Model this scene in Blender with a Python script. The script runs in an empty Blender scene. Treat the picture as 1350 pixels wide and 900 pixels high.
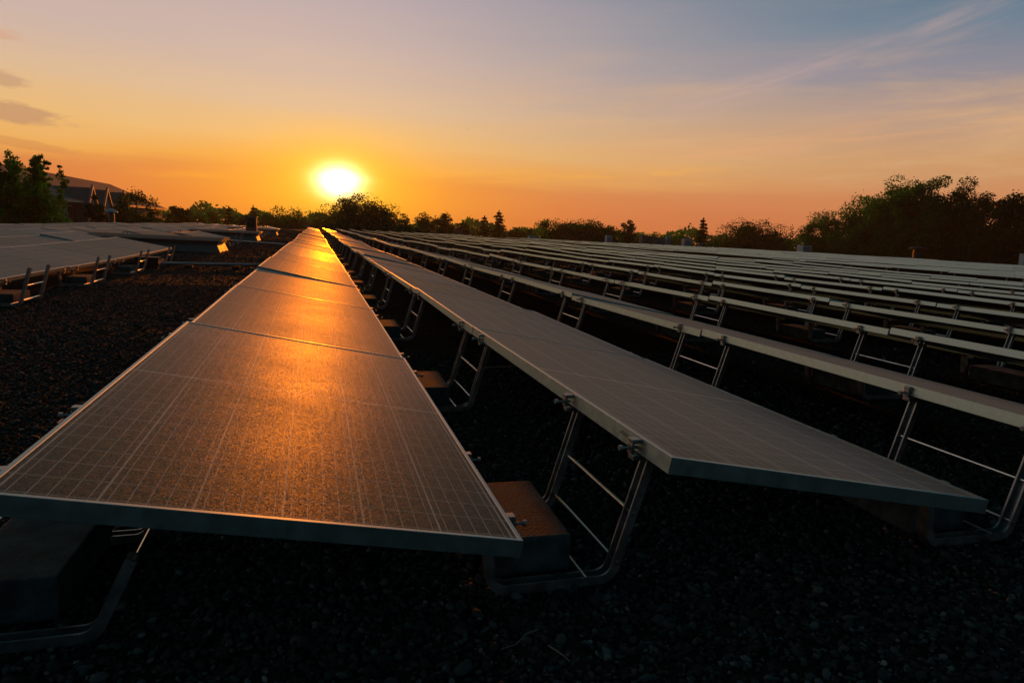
import bpy, bmesh, math, random
import numpy as np
from mathutils import Vector, Matrix

random.seed(7); rng = np.random.default_rng(7)
C = bpy.context.scene.collection
S = bpy.context.scene
R = math.radians

# ------------------------------------------------------------------ camera
CAM = (-0.4334, -1.3039, 0.6519)
YAW, PITCH, ROLL, FPX = 0.2925, -0.1614, 0.0500, 878.9
cd = bpy.data.cameras.new('camera'); cam = bpy.data.objects.new('camera', cd); C.objects.link(cam)
cam.matrix_world = Matrix.Translation(CAM) @ Matrix.Rotation(-YAW, 4, 'Z') @ Matrix.Rotation(math.pi/2 + PITCH, 4, 'X') @ Matrix.Rotation(ROLL, 4, 'Z')
cd.sensor_width = 36; cd.lens = FPX/1350*36; cd.clip_start = 0.02; cd.clip_end = 6000
S.camera = cam

# ------------------------------------------------------------------ exposure
S.view_settings.view_transform = 'Standard'; S.view_settings.look = 'None'
S.view_settings.gamma = 1; S.view_settings.use_curve_mapping = False
S.view_settings.exposure = 0.0
S.cycles.use_denoising = True
S.cycles.max_bounces = 6; S.cycles.diffuse_bounces = 3; S.cycles.glossy_bounces = 4
S.cycles.sample_clamp_indirect = 4.0

SUN_AZ, SUN_EL = 1.92, 3.34           # degrees, azimuth from +Y towards +X

def lin(c):
    c = np.array(c, float)/255.0
    return tuple(np.where(c <= 0.04045, c/12.92, ((c+0.055)/1.055)**2.4))

# ------------------------------------------------------------------ node helper
class N:
    """a socket with arithmetic"""
    def __init__(s, nt, sock): s.nt, s.k = nt, sock
    def op(s, o, *a, clamp=False):
        n = s.nt.nodes.new('ShaderNodeMath'); n.operation = o; n.use_clamp = clamp
        for i, v in enumerate((s,)+a):
            if isinstance(v, N): s.nt.links.new(v.k, n.inputs[i])
            else: n.inputs[i].default_value = v
        return N(s.nt, n.outputs[0])
    def __add__(s, o): return s.op('ADD', o)
    __radd__ = __add__
    def __sub__(s, o): return s.op('SUBTRACT', o)
    def __rsub__(s, o): return (s*-1.0)+o
    def __mul__(s, o): return s.op('MULTIPLY', o)
    __rmul__ = __mul__
    def __truediv__(s, o): return s.op('DIVIDE', o)
    def exp(s): return s.op('EXPONENT')
    def frac(s): return s.op('FRACT')
    def abs(s): return s.op('ABSOLUTE')
    def lt(s, v): return s.op('LESS_THAN', v)
    def gt(s, v): return s.op('GREATER_THAN', v)
    def mx(s, v): return s.op('MAXIMUM', v)
    def mn(s, v): return s.op('MINIMUM', v)
    def smooth(s, a, b, lo=0.0, hi=1.0):
        n = s.nt.nodes.new('ShaderNodeMapRange'); n.interpolation_type = 'SMOOTHSTEP'
        s.nt.links.new(s.k, n.inputs['Value'])
        n.inputs['From Min'].default_value = a; n.inputs['From Max'].default_value = b
        n.inputs['To Min'].default_value = lo; n.inputs['To Max'].default_value = hi
        return N(s.nt, n.outputs['Result'])
def ramp(nt, f, stops):
    n = nt.nodes.new('ShaderNodeValToRGB'); e = n.color_ramp.elements
    while len(e) < len(stops): e.new(0.5)
    for el, (p, c) in zip(e, stops): el.position = p; el.color = (*c, 1)
    nt.links.new(f.k, n.inputs[0]); return N(nt, n.outputs[0])
def mixc(nt, f, a, b, mode='MIX'):
    n = nt.nodes.new('ShaderNodeMix'); n.data_type = 'RGBA'; n.blend_type = mode; n.clamp_result = False
    for s_, v in ((n.inputs[0], f), (n.inputs[6], a), (n.inputs[7], b)):
        if isinstance(v, N): nt.links.new(v.k, s_)
        elif isinstance(v, (int, float)): s_.default_value = v
        else: s_.default_value = (*v, 1)
    return N(nt, n.outputs[2])
def noise(nt, vec, scale, detail=3, rough=.5, dist=0):
    n = nt.nodes.new('ShaderNodeTexNoise'); n.inputs['Scale'].default_value = scale
    n.inputs['Detail'].default_value = detail; n.inputs['Roughness'].default_value = rough
    n.inputs['Distortion'].default_value = dist
    if vec is not None: nt.links.new(vec.k, n.inputs['Vector'])
    return N(nt, n.outputs[0])
def comb(nt, x, y, z):
    n = nt.nodes.new('ShaderNodeCombineXYZ')
    for i, v in enumerate((x, y, z)):
        if isinstance(v, N): nt.links.new(v.k, n.inputs[i])
        else: n.inputs[i].default_value = v
    return N(nt, n.outputs[0])

# ------------------------------------------------------------------ world: dawn sky
def build_world():
    w = bpy.data.worlds.new('World'); S.world = w; w.use_nodes = True
    nt = w.node_tree; nt.nodes.clear()
    tc = nt.nodes.new('ShaderNodeTexCoord'); sp = nt.nodes.new('ShaderNodeSeparateXYZ')
    nt.links.new(tc.outputs['Generated'], sp.inputs[0])
    x, y, z = (N(nt, sp.outputs[i]) for i in range(3))
    a = R(SUN_AZ); sx, sy = math.sin(a), math.cos(a)
    DEG = 57.29578
    az = (x*sy - y*sx).op('ARCTAN2', x*sx + y*sy)*DEG
    el = z.op('ARCSINE')*DEG
    se = R(SUN_EL)
    cosang = (x*(sx*math.cos(se)) + y*(sy*math.cos(se)) + z*math.sin(se)).mn(0.9999999)
    ang = cosang.op('ARCCOSINE')*DEG
    # stretched noise, used to break the horizontal bands and for the cirrus
    band = noise(nt, comb(nt, az*0.045, el*0.55, 0.3), 1.0, 5, .55)
    ew = el + (band - 0.5)*2.6
    t = (ew/40.0).mx(0.0)
    P = lambda d: d/40.0
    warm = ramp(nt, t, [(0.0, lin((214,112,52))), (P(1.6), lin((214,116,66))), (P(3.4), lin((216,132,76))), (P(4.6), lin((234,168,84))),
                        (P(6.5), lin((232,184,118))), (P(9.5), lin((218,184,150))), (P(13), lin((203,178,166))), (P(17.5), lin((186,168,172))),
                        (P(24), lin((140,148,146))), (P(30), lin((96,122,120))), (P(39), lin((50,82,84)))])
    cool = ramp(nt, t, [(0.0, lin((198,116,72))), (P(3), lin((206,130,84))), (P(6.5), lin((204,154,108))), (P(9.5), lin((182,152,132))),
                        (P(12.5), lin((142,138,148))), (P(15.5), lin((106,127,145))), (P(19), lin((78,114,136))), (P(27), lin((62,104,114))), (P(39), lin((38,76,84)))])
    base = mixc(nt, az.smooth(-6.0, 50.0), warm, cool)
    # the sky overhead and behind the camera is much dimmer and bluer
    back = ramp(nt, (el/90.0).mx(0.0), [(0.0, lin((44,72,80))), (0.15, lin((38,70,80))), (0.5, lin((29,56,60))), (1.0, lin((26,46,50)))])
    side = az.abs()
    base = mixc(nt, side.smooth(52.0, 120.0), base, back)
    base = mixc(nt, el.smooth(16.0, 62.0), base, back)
    # cirrus streaks
    def streak(a0, e0, a1, e1, width, strength, col, grow=0.0, seed=0.0):
        L = math.hypot(a1-a0, e1-e0); ux, uy = (a1-a0)/L, (e1-e0)/L
        u = (az-a0)*ux + (el-e0)*uy; v = (el-e0)*ux - (az-a0)*uy
        n1 = noise(nt, comb(nt, u*0.10, v*1.1, seed), 1.0, 6, .6, .4)
        vv = (v + (n1-0.5)*1.6)/width
        m = (vv*vv*-1.0).exp()*u.smooth(-2.0, 5.0)*(u - L).smooth(-4.0, 6.0, 1.0, 0.0)
        return m*n1.smooth(0.30, 0.72)*strength
    base = mixc(nt, streak(25.5, 9.7, 48.4, 16.5, .9, .46, None, seed=3.1), base, lin((206,170,160)))
    base = mixc(nt, streak(36.0, 9.4, 52.0, 11.6, .7, .40, None, seed=9.4), base, lin((200,164,148)))
    base = mixc(nt, streak(21.0, 6.6, 54.0, 9.4, 1.4, .60, None, seed=5.7), base, lin((226,166,118)))
    base = mixc(nt, streak(1.0, 4.0, 30.0, 5.6, .55, .6, None, seed=7.7), base, lin((246,176,74)))
    base = mixc(nt, streak(-15.0, 3.0, 3.0, 3.8, .30, .7, None, seed=1.7), base, lin((252,178,62)))
    veil = noise(nt, comb(nt, az*0.06+el*0.05, el*0.42-az*0.03, 2.2), 1.0, 7, .62, .5).smooth(.44, .74)*az.smooth(4.0, 26.0)*el.smooth(3.5, 6.5)*el.smooth(9.0, 16.0, 1.0, 0.15)
    base = mixc(nt, veil*.5, base, lin((222,178,128)))
    # small mauve clouds low on the left
    cn = noise(nt, comb(nt, az*0.35, el*1.3, 4.0), 1.0, 5, .6)
    def blob(a0, e0, wa, we, s):
        da = (az-a0)/wa; de = (el-e0 - (az-a0)*-0.10)/we
        m = ((da*da+de*de)*-1.0).exp() + (cn-0.5)*1.7
        return m.smooth(0.30, 0.75)*s
    for a0, e0, wa, we, s, c in ((-22.6, 11.0, 2.2, .5, .4, (212,150,116)), (-22.6, 8.4, 2.2, .6, .5, (176,136,114)), (-22.2, 6.3, 3.8, .75, .6, (176,130,108)), (-21.5, 4.3, 3.6, .35, .4, (190,122,84))):
        base = mixc(nt, blob(a0, e0, wa, we, s), base, lin(c))
    # glow of the low sun through the haze layer
    el_d = (el - SUN_EL)
    el_w = el - 2.0
    wide = ((az*az)/(-190.0) + (el_w*el_w)/(-10.0)).exp()
    base = mixc(nt, wide*0.84, base, (0.98, 0.335, 0.010))
    mid = ((az*az)/(-34.0) + (el_d*el_d)/(-12.0)).exp()
    base = mixc(nt, mid*0.85, base, (1.15, 0.58, 0.03))
    ang2 = (az*az*.62 + el_d*el_d*1.15).op('SQRT') + (band-.5)*.9
    near = (ang2*ang2/(-2.9)).exp()
    base = mixc(nt, near*0.95, base, (1.6, 1.05, 0.14))
    core = (ang2*ang2/(-1.1)).exp()
    base = mixc(nt, core, base, (5.0, 4.0, 2.2))
    # ground half of the sphere (hidden by the terrain)
    base = mixc(nt, el.smooth(-1.5, -0.2, 1.0, 0.0), base, (0.012, 0.012, 0.012))
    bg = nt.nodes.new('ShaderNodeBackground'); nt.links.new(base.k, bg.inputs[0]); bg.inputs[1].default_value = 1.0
    sky = nt.nodes.new('ShaderNodeTexSky'); sky.sky_type = 'NISHITA'; sky.sun_disc = False
    sky.sun_elevation = se; sky.sun_rotation = a; sky.dust_density = 3.0
    bg2 = nt.nodes.new('ShaderNodeBackground'); nt.links.new(sky.outputs[0], bg2.inputs[0]); bg2.inputs[1].default_value = 0.003
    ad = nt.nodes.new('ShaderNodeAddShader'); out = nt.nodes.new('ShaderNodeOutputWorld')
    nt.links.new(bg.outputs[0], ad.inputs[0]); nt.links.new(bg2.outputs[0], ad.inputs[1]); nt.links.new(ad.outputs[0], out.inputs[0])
    w.cycles.sampling_method = 'MANUAL'; w.cycles.sample_map_resolution = 2048
build_world()

sl = bpy.data.lights.new('sun', 'SUN'); sun = bpy.data.objects.new('sun', sl); C.objects.link(sun)
sl.energy = 3.3; sl.color = (1.0, 0.215, 0.0); sl.angle = R(0.9)
_d = Vector((math.sin(R(SUN_AZ))*math.cos(R(SUN_EL)), math.cos(R(SUN_AZ))*math.cos(R(SUN_EL)), math.sin(R(SUN_EL))))
sun.rotation_euler = _d.to_track_quat('Z', 'Y').to_euler()
sun.location = (0, 20, 30)

# ------------------------------------------------------------------ materials
def mat(name, rough=.6, metal=0.0, color=None, spec=.5):
    m = bpy.data.materials.new(name); m.use_nodes = True; nt = m.node_tree
    b = nt.nodes['Principled BSDF']; b.inputs['Roughness'].default_value = rough
    b.inputs['Metallic'].default_value = metal; b.inputs['Specular IOR Level'].default_value = spec
    if color is not None: b.inputs['Base Color'].default_value = (*color, 1)
    return m, nt, b
def objco(nt):
    t = nt.nodes.new('ShaderNodeTexCoord'); return t, N(nt, t.outputs['Object'])
def rnd(nt):
    n = nt.nodes.new('ShaderNodeObjectInfo'); return N(nt, n.outputs['Random'])
def bump(nt, b, h, strength, dist):
    n = nt.nodes.new('ShaderNodeBump'); n.inputs['Strength'].default_value = strength; n.inputs['Distance'].default_value = dist
    nt.links.new(h.k, n.inputs['Height']); nt.links.new(n.outputs[0], b.inputs['Normal'])
def simple(name, c, rough=.6, metal=0.0, var=.25, scale=8.0, spec=.5, bmp=0.0, bscale=60.0):
    m, nt, b = mat(name, rough, metal, c, spec)
    t, o = objco(nt); r = rnd(nt)
    n = nt.nodes.new('ShaderNodeVectorMath'); n.operation = 'ADD'
    nt.links.new(o.k, n.inputs[0]); nt.links.new(comb(nt, r*37.0, r*11.0, r*5.0).k, n.inputs[1]); v = N(nt, n.outputs[0])
    f = noise(nt, v, scale, 5, .6)
    lo = tuple(x*(1-var) for x in c); hi = tuple(min(1, x*(1+var)) for x in c)
    nt.links.new(mixc(nt, f.smooth(.3, .7), lo, hi).k, b.inputs['Base Color'])
    nt.links.new((f*0.3 + (rough-.15)).k, b.inputs['Roughness'])
    if bmp: bump(nt, b, noise(nt, v, bscale, 4, .6), bmp, .004)
    return m

# dusty photovoltaic glass: cells, gaps and busbars drawn in the panel's own metres (x down the slope, y along the row)
W, LP, TH = 1.0, 1.985, 0.040          # panel width, length, frame depth
def glass_material():
    m, nt, b = mat('dusty_cell_glass', .34, 0, (.02,.02,.03), .5)
    t, o = objco(nt); r = rnd(nt)
    s = nt.nodes.new('ShaderNodeSeparateXYZ'); nt.links.new(o.k, s.inputs[0])
    x, y = N(nt, s.outputs[0]), N(nt, s.outputs[1])
    px = (x + (W - .022))*(1/((W-.044)/6))        # 0..6 across
    fx = px.frac()
    gap = (fx - .5).abs().gt(.4855)               # gap between cell strings
    fb = (px*5.0 + .5*0).frac(); bus = (fb - .5).abs().lt(.036)
    ym = y - LP/2
    ya = (ym.abs() - .012)*(1/((LP/2-.034)/12))   # half cells, 12 each side of the middle
    fy = ya.frac(); gy = (fy-.5).abs().gt(.468)
    midl = ym.abs().lt(.0045)
    n = nt.nodes.new('ShaderNodeVectorMath'); n.operation = 'ADD'
    nt.links.new(o.k, n.inputs[0]); nt.links.new(comb(nt, r*53.0, r*31.0, r*7.0).k, n.inputs[1]); v = N(nt, n.outputs[0])
    d1 = noise(nt, v, 3.2, 6, .62, .3); d2 = noise(nt, v, 260.0, 3, .7)
    st = nt.nodes.new('ShaderNodeVectorMath'); st.operation = 'MULTIPLY'; nt.links.new(v.k, st.inputs[0]); st.inputs[1].default_value = (6.0, 55.0, 1.0)
    d3 = noise(nt, N(nt, st.outputs[0]), 1.0, 4, .6)
    spl = noise(nt, v, 13.0, 3, .5, 1.2).smooth(.66, .74)
    cell = mixc(nt, bus, (.008,.010,.014), (.46,.45,.42))
    cell = mixc(nt, gy*.8, cell, (.30,.30,.28))
    cell = mixc(nt, gap, cell, (.58,.56,.52))
    cell = mixc(nt, midl, cell, (.66,.64,.58))
    dust = ((d1.smooth(.28, .75)*.26 + d2.smooth(.42, .72)*.26 + d3.smooth(.45,.75)*.30 + spl*.14 + .03)*(r*.55+.62)).mn(.85)
    col = mixc(nt, dust, cell, (.235,.300,.120))
    # dust scatters as a matt film; the glass below it shines through in part
    rg = .40 + d1*.14 + d2*.08 + (r-.5)*.10
    df = nt.nodes.new('ShaderNodeBsdfDiffuse'); gl = nt.nodes.new('ShaderNodeBsdfGlossy'); mx = nt.nodes.new('ShaderNodeMixShader')
    nt.nodes.remove(b); nt.links.new(col.k, df.inputs[0]); nt.links.new(rg.k, gl.inputs['Roughness'])
    # every grain of the dust film is a tiny facet with its own tilt
    vo = nt.nodes.new('ShaderNodeTexVoronoi'); vo.inputs['Scale'].default_value = 520; nt.links.new(v.k, vo.inputs['Vector'])
    def vm(op, a, b):
        q = nt.nodes.new('ShaderNodeVectorMath'); q.operation = op; nt.links.new(a, q.inputs[0])
        if isinstance(b, tuple): q.inputs[1].default_value = b
        elif b is not None: nt.links.new(b, q.inputs[1])
        return q.outputs[0]
    ge = nt.nodes.new('ShaderNodeNewGeometry')
    tilt = vm('MULTIPLY', vm('SUBTRACT', vo.outputs['Color'], (.5,.5,.5)), (.19,.19,.19))
    nt.links.new(vm('NORMALIZE', vm('ADD', ge.outputs['Normal'], tilt), None), gl.inputs['Normal'])
    fr = nt.nodes.new('ShaderNodeFresnel'); fr.inputs[0].default_value = 1.45
    fac = (N(nt, fr.outputs[0])*(.86 - dust*.45)).mn(.29)
    nt.links.new(fac.k, mx.inputs[0]); nt.links.new(df.outputs[0], mx.inputs[1]); nt.links.new(gl.outputs[0], mx.inputs[2])
    nt.links.new(mx.outputs[0], nt.nodes['Material Output'].inputs[0])
    return m
M = {}
M['glass'] = glass_material()
M['frame'] = simple('anodised_aluminium', (.33,.46,.475), .42, .8, .12, 30)
M['zinc'] = simple('galvanised_steel', (.30,.31,.32), .46, .9, .3, 22)
M['rod'] = simple('bright_rod', (.62,.60,.56), .30, 1.0, .15, 20)
M['clamp'] = simple('cast_clamp', (.34,.34,.33), .45, .9, .2, 30)
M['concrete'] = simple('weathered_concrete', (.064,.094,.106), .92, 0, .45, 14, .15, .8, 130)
M['black'] = simple('black_rubber', (.012,.012,.012), .6, 0, .2, 10)
M['conduit'] = simple('conduit_steel', (.40,.42,.45), .35, .9, .2, 6)
M['hvac'] = simple('painted_unit', (.34,.46,.54), .5, 0, .12, 3)
M['darkunit'] = simple('dark_unit', (.10,.10,.10), .5, .3, .2, 3)
M['curb'] = simple('curb_metal', (.16,.19,.20), .55, .2, .2, 4)
M['lid'] = simple('skylight_lid', (.045,.042,.038), .62, 0, .2, 5, .08)
M['siding'] = simple('pale_siding', (.11,.13,.14), .8, 0, .15, 3)
M['roofing'] = simple('slate_shingle', (.055,.06,.07), .8, 0, .3, 2)
M['trim'] = simple('white_trim', (.24,.26,.26), .6, 0, .05, 3)
M['window'] = simple('window_glass', (.02,.025,.03), .15, 0, .1, 3)
M['door'] = simple('red_door', (.25,.03,.03), .5, 0, .1, 3)
M['bark'] = simple('bark', (.055,.042,.032), .9, 0, .35, 4)
M['twig'] = simple('dry_twig', (.22,.19,.15), .8, 0, .2, 40)

def leaf_mat(name, c, c2):
    m = bpy.data.materials.new(name); m.use_nodes = True; nt = m.node_tree; nt.nodes.clear()
    t, o = objco(nt); f = noise(nt, o, .55, 4, .6)
    col = mixc(nt, f.smooth(.35, .65), c, c2)
    d = nt.nodes.new('ShaderNodeBsdfDiffuse'); tr = nt.nodes.new('ShaderNodeBsdfTranslucent'); tcol = mixc(nt, 1.0, col, (.42,1.45,.7), 'MULTIPLY'); mx = nt.nodes.new('ShaderNodeMixShader')
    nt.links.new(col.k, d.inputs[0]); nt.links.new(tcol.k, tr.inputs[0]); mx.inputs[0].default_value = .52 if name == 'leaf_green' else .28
    nt.links.new(d.outputs[0], mx.inputs[1]); nt.links.new(tr.outputs[0], mx.inputs[2])
    out = nt.nodes.new('ShaderNodeOutputMaterial'); nt.links.new(mx.outputs[0], out.inputs[0]); return m
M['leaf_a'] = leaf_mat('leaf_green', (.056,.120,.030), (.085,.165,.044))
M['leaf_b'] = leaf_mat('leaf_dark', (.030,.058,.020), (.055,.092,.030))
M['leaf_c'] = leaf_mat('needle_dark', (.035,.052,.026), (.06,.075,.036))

def gravel_mat():
    m, nt, b = mat('roof_gravel', .95, 0, (.04,.04,.04), .06)
    t, o = objco(nt)
    vo = nt.nodes.new('ShaderNodeTexVoronoi'); vo.inputs['Scale'].default_value = 46; nt.links.new(o.k, vo.inputs['Vector'])
    cs = nt.nodes.new('ShaderNodeSeparateColor'); nt.links.new(vo.outputs['Color'], cs.inputs[0]); k = N(nt, cs.outputs[0])
    col = ramp(nt, k, [(0, (.006,.006,.006)), (.45, (.013,.0125,.012)), (.8, (.026,.025,.023)), (.93, (.05,.048,.045)), (1, (.12,.115,.108))])
    big = noise(nt, o, .35, 4, .6)
    col = mixc(nt, big.smooth(.3, .7)*.45, col, (.018,.017,.016))
    nt.links.new(col.k, b.inputs['Base Color'])
    d = N(nt, vo.outputs['Distance']); bump(nt, b, 1.0 - d, .9, .014)
    return m
M['gravel'] = gravel_mat()
def stone_mat():
    m, nt, b = mat('loose_stone', .92, 0, (.06,.06,.06), .12)
    a = nt.nodes.new('ShaderNodeAttribute'); a.attribute_name = 'tone'
    k = N(nt, a.outputs['Fac'])
    col = ramp(nt, k, [(0, (.016,.022,.024)), (.5, (.040,.056,.060)), (.82, (.092,.116,.120)), (.95, (.19,.205,.205)), (1, (.30,.31,.31))])
    nt.links.new(col.k, b.inputs['Base Color']); return m
M['stone'] = stone_mat()
def grass_mat():
    m, nt, b = mat('dark_grass', .95, 0, (.03,.04,.015), .1)
    t, o = objco(nt)
    nt.links.new(mixc(nt, noise(nt, o, .06, 5, .6).smooth(.3,.7), (.022,.030,.012), (.05,.055,.022)).k, b.inputs['Base Color']); return m
M['grass'] = grass_mat()
M['wall'] = simple('building_brick', (.20,.16,.13), .9, 0, .2, 1)

# ------------------------------------------------------------------ mesh helpers
class MB:
    def __init__(s): s.v, s.f = [], []
    def add(s, v, f):
        n = len(s.v); s.v += [tuple(p) for p in v]; s.f += [tuple(i+n for i in q) for q in f]; return s
    def box(s, x0, x1, y0, y1, z0, z1, bev=0.0, mtx=None):
        if bev:
            bm = bmesh.new(); bmesh.ops.create_cube(bm, size=1)
            for v in bm.verts: v.co = Vector((x0+(v.co.x+.5)*(x1-x0), y0+(v.co.y+.5)*(y1-y0), z0+(v.co.z+.5)*(z1-z0)))
            bmesh.ops.bevel(bm, geom=bm.edges[:], offset=bev, segments=2, affect='EDGES', profile=.6)
            bm.verts.index_update(); v = [x.co.copy() for x in bm.verts]; f = [[q.index for q in p.verts] for p in bm.faces]; bm.free()
        else:
            v = [Vector(p) for p in ((x0,y0,z0),(x1,y0,z0),(x1,y1,z0),(x0,y1,z0),(x0,y0,z1),(x1,y0,z1),(x1,y1,z1),(x0,y1,z1))]
            f = [(0,3,2,1),(4,5,6,7),(0,1,5,4),(1,2,6,5),(2,3,7,6),(3,0,4,7)]
        if mtx is not None: v = [mtx @ p for p in v]
        return s.add(v, f)
    def tube(s, pts, r, n=8, taper=None, cap=True):
        pts = [Vector(p) for p in pts]; rings = []
        for i, p in enumerate(pts):
            t = (pts[min(i+1, len(pts)-1)] - pts[max(i-1, 0)]).normalized()
            a = t.cross(Vector((0,0,1)) if abs(t.z) < .9 else Vector((1,0,0))).normalized(); b = t.cross(a)
            rr = r if taper is None else taper[i]
            rings.append([p + (a*math.cos(2*math.pi*k/n) + b*math.sin(2*math.pi*k/n))*rr for k in range(n)])
        v = [q for ring in rings for q in ring]; f = []
        for i in range(len(pts)-1):
            for k in range(n): f.append((i*n+k, i*n+(k+1)%n, (i+1)*n+(k+1)%n, (i+1)*n+k))
        if cap: f += [tuple(range(n))[::-1], tuple((len(pts)-1)*n+k for k in range(n))]
        return s.add(v, f)
    def prism(s, poly, axis, a, b):
        """extrude polygon of 2-D points along an axis"""
        def p3(p, d): return {'x': (d, p[0], p[1]), 'y': (p[0], d, p[1]), 'z': (p[0], p[1], d)}[axis]
        n = len(poly); v = [p3(p, a) for p in poly] + [p3(p, b) for p in poly]
        f = [tuple(range(n))[::-1], tuple(range(n, 2*n))] + [(i, (i+1)%n, n+(i+1)%n, n+i) for i in range(n)]
        return s.add(v, f)
    def build(s, name, m, parent=None, smooth=False, link=True):
        me = bpy.data.meshes.new(name); me.from_pydata(s.v, [], s.f); me.update()
        bm = bmesh.new(); bm.from_mesh(me); bmesh.ops.recalc_face_normals(bm, faces=bm.faces[:]); bm.to_mesh(me); bm.free()
        if smooth: me.shade_smooth()
        for q in (m if isinstance(m, (list, tuple)) else [m]): me.materials.append(q)
        o = bpy.data.objects.new(name, me)
        if link: C.objects.link(o)
        if parent: o.parent = parent
        return o
def tag(o, label=None, cat=None, group=None, kind=None):
    for k, v in (('label', label), ('category', cat), ('group', group), ('kind', kind)):
        if v: o[k] = v
    return o
def empty(name, loc=(0,0,0), rz=0.0):
    o = bpy.data.objects.new(name, None); C.objects.link(o); o.location = loc; o.rotation_euler = (0,0,rz); o.empty_display_size = .1; return o
def np_mesh(name, V, F, m, attr=None, smooth=False, parent=None):
    me = bpy.data.meshes.new(name); V = np.asarray(V, np.float32); F = np.asarray(F, np.int32); k = F.shape[1]
    me.vertices.add(len(V)); me.vertices.foreach_set('co', V.ravel())
    me.loops.add(F.size); me.loops.foreach_set('vertex_index', F.ravel())
    me.polygons.add(len(F)); me.polygons.foreach_set('loop_start', np.arange(0, F.size, k, dtype=np.int32))
    try: me.polygons.foreach_set('loop_total', np.full(len(F), k, np.int32))
    except Exception: pass
    me.update(calc_edges=True)
    if attr is not None:
        at = me.attributes.new('tone', 'FLOAT', 'POINT'); at.data.foreach_set('value', np.asarray(attr, np.float32))
    if smooth: me.shade_smooth()
    me.materials.append(m); o = bpy.data.objects.new(name, me); C.objects.link(o)
    if parent: o.parent = parent
    return o
def copy_tree(o, parent=None):
    c = o.copy(); C.objects.link(c); c.parent = parent
    for ch in o.children: copy_tree(ch, c)
    return c
_w = 'zeroth first second third fourth fifth sixth seventh eighth ninth tenth eleventh twelfth thirteenth fourteenth fifteenth sixteenth seventeenth eighteenth nineteenth'.split()
def ordn(n):
    if n < 20: return _w[n]
    t = {2: 'twent', 3: 'thirt', 4: 'fort', 5: 'fift'}[n//10]
    return t+'ieth' if n % 10 == 0 else t+'y-'+_w[n % 10]

# camera projection, only used to choose which far panels are worth an object of their own
def project(p):
    d = Vector(p) - Vector(CAM)
    fw = Vector((math.sin(YAW)*math.cos(PITCH), math.cos(YAW)*math.cos(PITCH), math.sin(PITCH)))
    rt = Vector((math.cos(YAW), -math.sin(YAW), 0)); up = rt.cross(fw); zz = d.dot(fw)
    rt, up = rt*math.cos(ROLL) + up*math.sin(ROLL), up*math.cos(ROLL) - rt*math.sin(ROLL)
    if zz < .05: return None
    return 675 + FPX*d.dot(rt)/zz, 450 - FPX*d.dot(up)/zz, zz

# ------------------------------------------------------------------ the roof
PITCHX, TILT = 1.3265, 0.1755
NROW = 12
ROWZ = [0.0]*(NROW+1)
CLEAR = 0.208                                # low edge above the gravel
def und(x, y):
    a = min(max((y-5)/14, 0), 1); a = a*a*(3-2*a)
    return a*(.018*math.sin(.55*y+.35*x) + .014*math.sin(.23*y-.6*x+1))
def ground(x, y): return -CLEAR + und(x, y)

X0, X1, Y0, Y1 = -12.2, 62.0, -6.0, 80.0
mb = MB(); nx, ny = 150, 170
xs = np.linspace(X0, X1, nx); ys = np.linspace(Y0, Y1, ny)
for yv in ys:
    for xv in xs: mb.v.append((xv, yv, ground(xv, yv)))
for j in range(ny-1):
    for i in range(nx-1): mb.f.append((j*nx+i, j*nx+i+1, (j+1)*nx+i+1, (j+1)*nx+i))
tag(mb.build('roof_deck', M['gravel'], smooth=True), kind='structure')
mb = MB(); mb.box(X0, X1, Y0, Y1, -7.0, -1.2)
for (a, b, c, d) in ((X0, X0+.18, Y0, Y1), (X1-.18, X1, Y0, Y1), (X0+.18, X1-.18, Y0, Y0+.18), (X0+.18, X1-.18, Y1-.18, Y1)):
    mb.box(a, b, c, d, -1.199, -.10)
w_ = tag(mb.build('building_wall', M['wall']), kind='structure')
mb = MB(); mb.add([(-700,-700,-7.0),(700,-700,-7.0),(700,700,-7.0),(-700,700,-7.0)], [(0,1,2,3)])
tag(mb.build('ground', M['grass']), kind='structure')

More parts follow.
